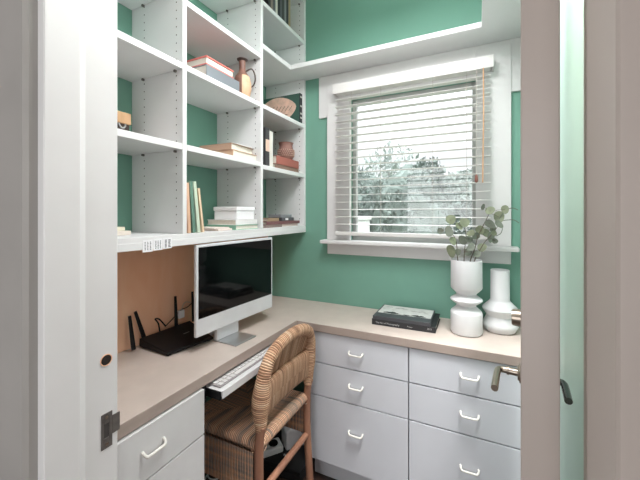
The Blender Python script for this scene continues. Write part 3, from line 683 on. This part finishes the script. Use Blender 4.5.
# keyboard tray
ty = thing('keyboard_tray', 'white pull-out keyboard tray under the desk edge', 'tray', (-0.95, 1.1, 0.69))
MB().box(-1.10, -0.752, 0.822, 1.400, 0.690, 0.706, 0.001).build('shelf_board', M['white'], ty)
MB().box(-0.7518, -0.748, 0.820, 1.401, 0.684, 0.710, 0.0012).build('front_lip', M['white'], ty)
m = MB(); m.box(-1.15, -0.815, 0.800, 0.815, 0.66, 0.7225); m.box(-1.15, -0.755, 0.8155, 0.8215, 0.680, 0.706, 0.001)
m.build('slide', M['black'], ty)
kb = thing('keyboard', 'white slim keyboard lying on the pull-out tray', 'keyboard', (-0.83, 1.02, 0.7065))
MB().box(-0.885, -0.772, 0.835, 1.250, 0.7065, 0.7125, 0.002).build('base', M['keygrey'], kb)
m = MB()
for r_ in range(5):
    for c_ in range(20):
        x = -0.793-r_*0.0205; y = 0.841+c_*0.0202
        if r_ == 0 and 4 <= c_ <= 9:
            if c_ == 4: m.box(x, x+0.0165, y, y+0.0202*5+0.017, 0.7126, 0.7150, 0.001, seg=1)
            continue
        m.box(x, x+0.0165, y, y+0.017, 0.7126, 0.7150, 0.001, seg=1)
m.build('keys', M['keys'], kb)

# ------------------------------------------------------------ chair
ch = thing('rush_chair', 'wooden chair with woven rush seat and arched rush back at the desk', 'chair', (-0.90, 1.14, 0))
YN, YFf, XB, XFr = 0.955, 1.318, -0.702, -1.06     # near post, far post, back, front
def post(y, zt, name='leg'):
    MB().tube(tube_pts([(XB+0.02, y, 0.0), (XB, y, 0.30), (XB, y, 0.47), (XB+0.012, y, zt)], 5), 0.0165, 14).build(name, M['chairwood'], ch)
post(YN, 0.535); post(YFf, 0.535)
for y in (YN, YFf): MB().tube([(XFr, y, 0), (XFr, y, 0.43)], [0.015, 0.017], 12).build('leg', M['chairwood'], ch)
MB().tube([(XB, YN, 0.285), (XB, YFf, 0.285)], 0.0135, 12).build('stretcher', M['chairwood'], ch)
MB().tube([(XFr, YN, 0.24), (XFr, YFf, 0.24)], 0.012, 12).build('stretcher', M['chairwood'], ch)
# seat: four rush triangles over rounded rails
m = MB(); cx, cy = (XB+XFr)/2, (YN+YFf)/2; zt, ro_ = 0.474, 0.022
x0, x1, y0, y1 = XFr-0.012, XB+0.008, YN-0.005, YFf+0.005
corner = [(x0, y0), (x1, y0), (x1, y1), (x0, y1)]
for k in range(4):
    A = Vector((*corner[k], 0)); B = Vector((*corner[(k+1) % 4], 0)); C_ = Vector((cx, cy, 0))
    horiz = k in (0, 2)          # rail along x: strands run along y
    NU, NV = 14, 8
    def fn(u_, v_):
        p = (A.lerp(B, u_)).lerp(C_, v_)
        d = v_*0.19
        z = zt-0.010*min(1, v_*1.2)-(ro_*(1-math.sqrt(max(0, 1-(1-min(1, d/ro_))**2))))
        return (p.x, p.y, z)
    def uvf(u_, v_):
        p = (A.lerp(B, u_)).lerp(C_, v_)
        return (p.x, p.y) if horiz else (p.y, p.x)
    # finer rows near the rail
    base = len(m.v); vv = [0, 0.02, 0.045, 0.08, 0.12, 0.3, 0.5, 0.75, 1.0]
    for i in range(NU+1):
        for v_ in vv: m.v.append(fn(i/NU, v_))
    for i in range(NU):
        for j_ in range(len(vv)-1):
            qd = [(i, j_), (i+1, j_), (i+1, j_+1), (i, j_+1)]
            m.face([base+a*len(vv)+b for a, b in qd], 0, [uvf(a/NU, vv[b]) for a, b in qd], True)
    # skirt wrapping down over the rail and under
    L = (B-A).length; inw = (C_-(A+B)/2); inw = Vector((inw.x, 0, 0)) if not horiz else Vector((0, inw.y, 0)); inw.normalize()
    prof = [(0, zt-ro_), (0, zt-ro_-0.005), (0.005, zt-0.036), (0.014, zt-0.042), (0.032, zt-0.042), (0.042, zt-0.034)]
    base = len(m.v)
    for i in range(NU+1):
        p = A.lerp(B, i/NU)
        for d, z in prof: m.v.append((p.x+inw.x*d, p.y+inw.y*d, z))
    for i in range(NU):
        for j_ in range(len(prof)-1):
            qd = [(i, j_), (i+1, j_), (i+1, j_+1), (i, j_+1)]
            m.face([base+a*len(prof)+b for a, b in qd], 0, [((A.lerp(B, a/NU).x if horiz else A.lerp(B, a/NU).y), prof[b][1]) for a, b in qd], True)
m.build('seat', M['rushseat'], ch)
# woven side aprons below the seat
for y in (YN, YFf):
    m = MB(); sg = -1 if y == YN else 1
    for (dy, flip) in ((0.012*sg, 0), (-0.006*sg, 1)):
        m.grid(lambda u_, v_: (XFr+0.005+(XB-XFr-0.022)*u_, y+dy, 0.438-0.15*v_), 12, 6, lambda u_, v_: (u_*0.34, 0.15*v_))
    m.grid(lambda u_, v_: (XFr+0.005+(XB-XFr-0.022)*u_, y+0.012*sg-0.018*sg*v_, 0.288), 12, 1, lambda u_, v_: (0.5, u_*0.3))
    m.build('side_apron', M['rushside'], ch)
# back: arched wrapped rim, recessed woven upper panel, bulging lower band
cyb = (YN+YFf)/2; hw = (YFf-YN)/2
def rimx(z): return XB+0.004+0.032*max(0, (z-0.50)/0.34)**1.2
path = []
zs0, zsp = 0.515, 0.70
ZT = 0.822
def rx(z):
    e = min(1, max(0, (z-0.53)/0.06)); return rimx(z)-0.008*e+0.004*min(1, max(0, (z-0.64)/0.08))
ys = lambda z: 0.0
for k in range(11):
    z = zs0+(0.69-zs0)*k/10; path.append((rx(z), YN+0.002, z))
AR = [(1.0, 0.69), (0.985, 0.715), (0.94, 0.739), (0.85, 0.762), (0.72, 0.778), (0.55, 0.790), (0.36, 0.798), (0.18, 0.802), (0.0, 0.803)]
for f_, z in AR[1:]: path.append((rx(z), cyb-(cyb-YN-0.002)*f_, z))
for f_, z in AR[::-1][1:-1]: path.append((rx(z), cyb+(YFf-cyb-0.002)*f_, z))
for k in range(11):
    z = 0.69-(0.69-zs0)*k/10; path.append((rx(z), YFf-0.002, z))
n = len(path); rads = []; rys = []
for i, p in enumerate(path):
    f = min(i, n-1-i); e = min(1, f/5.0); g_ = max(0, min(1, (f-7)/5.0))
    rads.append(0.0185+0.015*e-0.012*g_)     # depth
    rys.append(0.0185+0.013*e-0.007*g_)     # in plane
m = MB(); m.tube(path, rads, 18, 0, ry=rys, up=(1, 0, 0.25))
m.build('back_rim', M['rush'], ch)
m = MB()
def up(u_, v_):
    y = cyb+(u_*2-1)*(hw-0.005); s_ = abs(u_*2-1)
    top = 0.69+0.115*(max(0, 1-s_**2.6))**0.55
    z = 0.645+(top-0.645)*v_
    return (rimx(z)-0.032+0.030*v_**1.3-0.004*(1-s_*s_), y, z)
m.grid(up, 30, 12, lambda u_, v_: (u_*2*hw, v_*0.2)); m.build('back_panel', M['rush'], ch, solid=0.014)
m = MB()
def low(u_, v_):
    y = cyb+(u_*2-1)*(hw-0.004); a = 2*math.pi*v_
    zz = 0.612+0.066*math.copysign(abs(math.sin(a))**0.55, math.sin(a)); xx = rimx(zz)-0.006-0.012*(1-(u_*2-1)**2)+0.020*math.copysign(abs(math.cos(a))**0.8, math.cos(a))
    return (xx, y, zz)
m.grid(low, 24, 24, lambda u_, v_: (u_*2*hw, v_*0.3)); m.build('back_band', M['rush'], ch)

# ------------------------------------------------------------ under the desk
cm('black_fabric', 22, 22, 23, 0.8, bump=0.3, bscale=60)
bb = thing('flat_case', 'flat black case on the floor behind the chair under the desk', 'case', (-1.0, 1.52, 0))
MB().box(-1.20, -0.76, 1.352, 1.72, 0.0005, 0.045, 0.006).build('body', M['black_fabric'], bb)
MB().box(-1.202, -0.758, 1.350, 1.722, 0.0455, 0.059, 0.004).build('lid', M['black_fabric'], bb)
cm('device_white', 236, 236, 236, 0.45); cm('device_grey', 120, 122, 126, 0.45)
ph = thing('dial_device', 'white device with a round dark dial on the black case', 'device', (-0.965, 1.415, 0.0595)); ph['local'] = True
ph.rotation_euler = (0, 0, R(52))
m = MB(); m.box(-0.055, 0.055, -0.04, 0.04, 0, 0.034, 0.008); m.build('body', M['device_white'], ph)
b = bmesh.new(); bmesh.ops.create_cone(b, cap_ends=True, segments=24, radius1=0.024, radius2=0.022, depth=0.006)
m = MB(); m.bm(b, 0, True, Matrix.Translation((0.012, 0, 0.037))); m.build('dial', M['black'], ph)
MB().box(-0.046, -0.024, -0.02, 0.02, 0.034, 0.037, 0.001).build('panel', M['device_grey'], ph)
sc = thing('cradle_device', 'white cradle shaped device with a cable beside the dial device', 'device', (-0.885, 1.515, 0.0595)); sc['local'] = True
sc.rotation_euler = (0, 0, R(52))
m = MB(); m.prism([(-0.06, 0), (0.06, 0), (0.06, 0.03), (0.01, 0.085), (-0.035, 0.105), (-0.06, 0.09)], -0.04, 0.04, 0, 'y')
o = m.build('body', M['device_white'], sc); md = o.modifiers.new('edge', 'BEVEL'); md.width = 0.008; md.segments = 3
MB().box(0.012, 0.052, -0.022, 0.022, 0.055, 0.062, 0.003, rot=(0, R(48), 0)).build('panel', M['device_grey'], sc)
MB().tube(tube_pts([(0.055, -0.02, 0.03), (0.06, -0.055, 0.06), (0.02, -0.075, 0.045), (-0.03, -0.07, 0.02), (-0.06, -0.085, 0.004), (-0.08, -0.06, 0.004)], 6), 0.004, 8).build('cable', M['device_white'], sc)
cb = MB(); pts = []
for k in range(26):
    a = k*0.75; pts.append((-1.15+0.045*math.cos(a), 1.20+0.05*math.sin(a)+0.002*k, 0.0035+0.0011*k))
cb.tube(tube_pts(pts, 3), 0.003, 6)
tag(cb.build('cable', M['device_white']), 'loose white cable coiled under the chair by the drawer cabinet', 'cable')

# ------------------------------------------------------------ counter things
# black books
cm('black_cloth_cover', 34, 34, 37, 0.5); cm('charcoal_jacket', 66, 68, 72, 0.4); cm('white_ink_art', 206, 208, 204, 0.5, var=0.08, scale=40); cm('black_ink', 26, 26, 28, 0.5); cm('spine_text_white', 176, 176, 176, 0.5)
def text_mesh(name, body, size, mtx, m, parent):
    cu = bpy.data.curves.new(name, 'FONT'); cu.body = body; cu.size = size; cu.extrude = 0.0002
    to = bpy.data.objects.new(name+'_source', cu); COL.objects.link(to)
    dg = bpy.context.evaluated_depsgraph_get(); me = bpy.data.meshes.new_from_object(to.evaluated_get(dg))
    bpy.data.objects.remove(to); me.transform(mtx); me.materials.clear(); me.materials.append(m); me.name = name
    o = bpy.data.objects.new(name, me); COL.objects.link(o); o.parent = parent; return o
g = 'black books on the counter'
def counter_book(label, loc, rz, w_, d_, h_, cover):
    t = thing('book', label, 'book', loc, g); t['local'] = True; t.rotation_euler = (0, 0, rz)
    m = MB(); m.box(0, w_, 0, d_, 0, 0.0025, 0.0006, seg=1); m.box(0, w_, 0, d_, h_-0.0025, h_, 0.0006, seg=1); m.box(0, w_, 0, 0.0025, 0.0025, h_-0.0025)
    m.build('cover', cover, t)
    MB().box(0.004, w_-0.004, 0.0025, d_-0.004, 0.0025, h_-0.0025).build('pages', cm('grey_page_edge', 150, 148, 144, 0.8), t)
    return t
k1 = counter_book('thick black book with white spine lettering lying on the counter', (-0.456, 1.512, CT+0.0005), R(0.5), 0.288, 0.215, 0.027, M['black_cloth_cover'])
face = Matrix.Rotation(R(90), 4, 'X')
text_mesh('spine_title', 'The Art of Photography', 0.0115, Matrix.Translation((0.018, -0.0003, 0.009)) @ face, M['spine_text_white'], k1)
text_mesh('spine_author', 'Photos', 0.008, Matrix.Translation((0.165, -0.0003, 0.010)) @ face, M['spine_text_white'], k1)
text_mesh('spine_mark', '2013', 0.010, Matrix.Translation((0.252, -0.0003, 0.012)) @ face, M['spine_text_white'], k1)
k2 = counter_book('charcoal book with a black and white ink picture on top of the black book', (-0.452, 1.514, CT+0.0278), R(0.5), 0.262, 0.205, 0.015, M['charcoal_jacket'])
m = MB(); m.box(0.008, 0.256, 0.060, 0.200, 0.0151, 0.0158, 0)
rnd = random.Random(4)
up_ = [(0.035+0.20*i/30, 0.082+0.010*math.sin(i*0.31)+rnd.uniform(-0.007, 0.007)-0.0004*i) for i in range(31)]
lo_ = [(0.035+0.20*i/30, 0.061+0.003*math.sin(i*0.7)+rnd.uniform(0, 0.004)) for i in range(31)]
m.prism(lo_+up_[::-1], 0.0158, 0.0161, 1)
for i in range(14):
    x = 0.02+0.016*i; y = 0.12+0.05*rnd.random(); r_ = rnd.uniform(0.003, 0.011)
    pp = [(x+r_*1.5*math.cos(a)*rnd.uniform(0.6, 1.1), y+r_*0.5*math.sin(a)*rnd.uniform(0.6, 1.1)) for a in [2*math.pi*q/9 for q in range(9)]]
    m.prism(pp, 0.0158, 0.0161, 2)
m.build('cover_picture', [M['white_ink_art'], M['black_ink'], cm('grey_wash', 150, 150, 146)], k2)

# vases
V1 = (-0.047, 1.586)
p1 = [(0.055, 0.7605), (0.061, 0.763), (0.065, 0.772), (0.0655, 0.850), (0.063, 0.858), (0.041, 0.879), (0.0385, 0.884), (0.041, 0.888), (0.0645, 0.905), (0.066, 0.909), (0.0645, 0.913), (0.042, 0.929), (0.0405, 0.933), (0.043, 0.938), (0.0625, 0.958), (0.0648, 0.963), (0.064, 1.078), (0.063, 1.0835), (0.060, 1.0835), (0.0585, 1.076), (0.058, 0.985)]
va = tag(MB().lathe(p1, *V1, 56).build('vase', M['ceramic']), 'tall white stacked-cylinder vase holding the leafy eucalyptus on the counter', 'vase')
V2 = (0.089, 1.682)
p2 = [(0.055, 0.7605), (0.060, 0.763), (0.070, 0.781), (0.0725, 0.788), (0.070, 0.796), (0.058, 0.822), (0.0555, 0.829), (0.058, 0.836), (0.070, 0.853), (0.0725, 0.860), (0.070, 0.867), (0.045, 0.892), (0.039, 0.900), (0.0385, 1.030), (0.0378, 1.0345), (0.035, 1.0345), (0.034, 1.025), (0.0335, 0.92)]
tag(MB().lathe(p2, *V2, 48).build('vase', M['ceramic']), 'shorter white angular vase with narrow neck beside the door', 'vase')

# eucalyptus: stems rise from the tall vase; leaves are placed around its centre in real depth
CAM = Vector((0, 0, 1.29)); YAW = R(25.8)
eu = thing('eucalyptus_bunch', 'grey-green round-leaved eucalyptus branches standing in the tall white vase', 'plant', (V1[0], V1[1], 0.99))
def leaf(m, p, r, nrm, mi, elong=1.0, roll=0.0):
    n_ = Vector(nrm).normalized(); a = n_.orthogonal().normalized(); a = Matrix.Rotation(roll, 3, n_) @ a; b_ = n_.cross(a)
    ring = []
    base = len(m.v); m.v.append(tuple(Vector(p)-n_*r*0.10))
    for ring_r in (0.55, 1.0):
        for k in range(14):
            t_ = 2*math.pi*k/14; rr = r*ring_r*(1+0.05*math.cos(3*t_))
            m.v.append(tuple(Vector(p)+a*(math.cos(t_)*rr*elong)+b_*(math.sin(t_)*rr)+n_*(r*0.16*(ring_r**2)*math.cos(t_)**2-r*0.05*ring_r)))
    for k in range(14): m.face([base, base+1+k, base+1+(k+1) % 14], mi, None, True)
    for k in range(14): m.face([base+1+k, base+15+k, base+15+(k+1) % 14, base+1+(k+1) % 14], mi, None, True)
def wp(u, v, y):      # a point of the bunch at depth y
    a = (u-320)/327.0; d = Vector((-math.sin(YAW)+math.cos(YAW)*a, math.cos(YAW)+math.sin(YAW)*a, -(v-213.1)/327.0))
    t_ = y/d.y; return CAM+d*t_
rnd = random.Random(11)
branches = [
  (1.575, [(458, 262), (457, 248), (455, 238), (449, 230)], [(450.7, 219.5, 5.8, 0, 1.0), (440.5, 231, 4.2, 1, 1.0), (449, 231.5, 4.5, 1, 1.6), (453, 241, 5.0, 0, 1.1), (451, 251, 5.6, 0, 1.4), (458, 252, 4.0, 1, 1.0)]),
  (1.600, [(464, 262), (465, 246), (466, 234), (463, 224)], [(464.5, 222.5, 5.8, 0, 1.0), (459, 226, 4.6, 0, 1.2), (463, 240, 5.0, 1, 1.2), (469, 239, 4.4, 1, 1.0), (471, 233, 3.8, 0, 1.3), (468, 252, 4.8, 1, 1.1)]),
  (1.610, [(470, 262), (475, 248), (478, 236), (485, 222), (490, 212)], [(490, 210.5, 5.4, 0, 1.0), (505, 209.5, 4.2, 0, 1.3), (499, 217, 5.6, 0, 1.35), (480, 230, 5.4, 0, 1.0), (486, 233, 4.8, 0, 1.2), (476, 236, 4.2, 1, 1.2), (490, 224, 4.4, 1, 1.5), (483, 207, 2.2, 1, 1.8), (493, 229, 3.2, 1, 1.3)]),
  (1.585, [(474, 262), (479, 252), (484, 243), (492, 234), (498, 226)], [(482, 247.5, 5.4, 0, 1.0), (477, 254, 4.2, 1, 1.2), (491, 237, 4.2, 1, 1.6), (499, 224, 3.6, 1, 1.5), (495, 241, 3.2, 1, 1.0), (471, 247, 4.4, 1, 1.2), (494, 233, 3.0, 0, 1.2)]),
]
for (yd, st, lv) in branches:
    root = Vector((V1[0]+(st[0][0]-466)*0.0022, V1[1]+(yd-1.592)*0.9, 0.99))
    P = [root]+[wp(u, v, yd) for u, v in st]
    n_s = tube_pts(P, 5)
    so = MB().tube(n_s, [0.0026-0.0014*i/(len(n_s)-1) for i in range(len(n_s))], 7)
    lm = MB()
    for (u, v, r_, k_, el) in lv:
        yy = yd+rnd.uniform(-0.022, 0.022); p = wp(u, v, yy); rr = r_*1.45/327*0.84
        nrm = (CAM-p).normalized()+Vector((rnd.uniform(-0.6, 0.6), rnd.uniform(-0.4, 0.4), rnd.uniform(-0.25, 0.6)))
        leaf(lm, p, rr, nrm, k_, el, rnd.uniform(0, 6))
        q = min(n_s, key=lambda w_: (w_-p).length)
        if (q-p).length > rr*0.5: so.tube([q, (q+p)/2+Vector((0, 0, 0.003)), p], 0.0009, 6)
    stem = so.build('stem', M['stem'], eu)
    o = lm.build('leaves', [M['leaf'], M['leafgrey']], stem)
m = MB()
for pts in ([(499, 219), (505, 211), (512, 208), (518, 210)], [(500, 221), (507, 220), (514, 220), (519, 223)], [(496, 222), (502, 226), (501, 233), (496, 236)]):
    m.tube(tube_pts([wp(u, v, 1.61) for u, v in pts], 5), 0.0016, 6, 0, ry=0.0007)
m.build('stem', M['leafgrey'], eu)
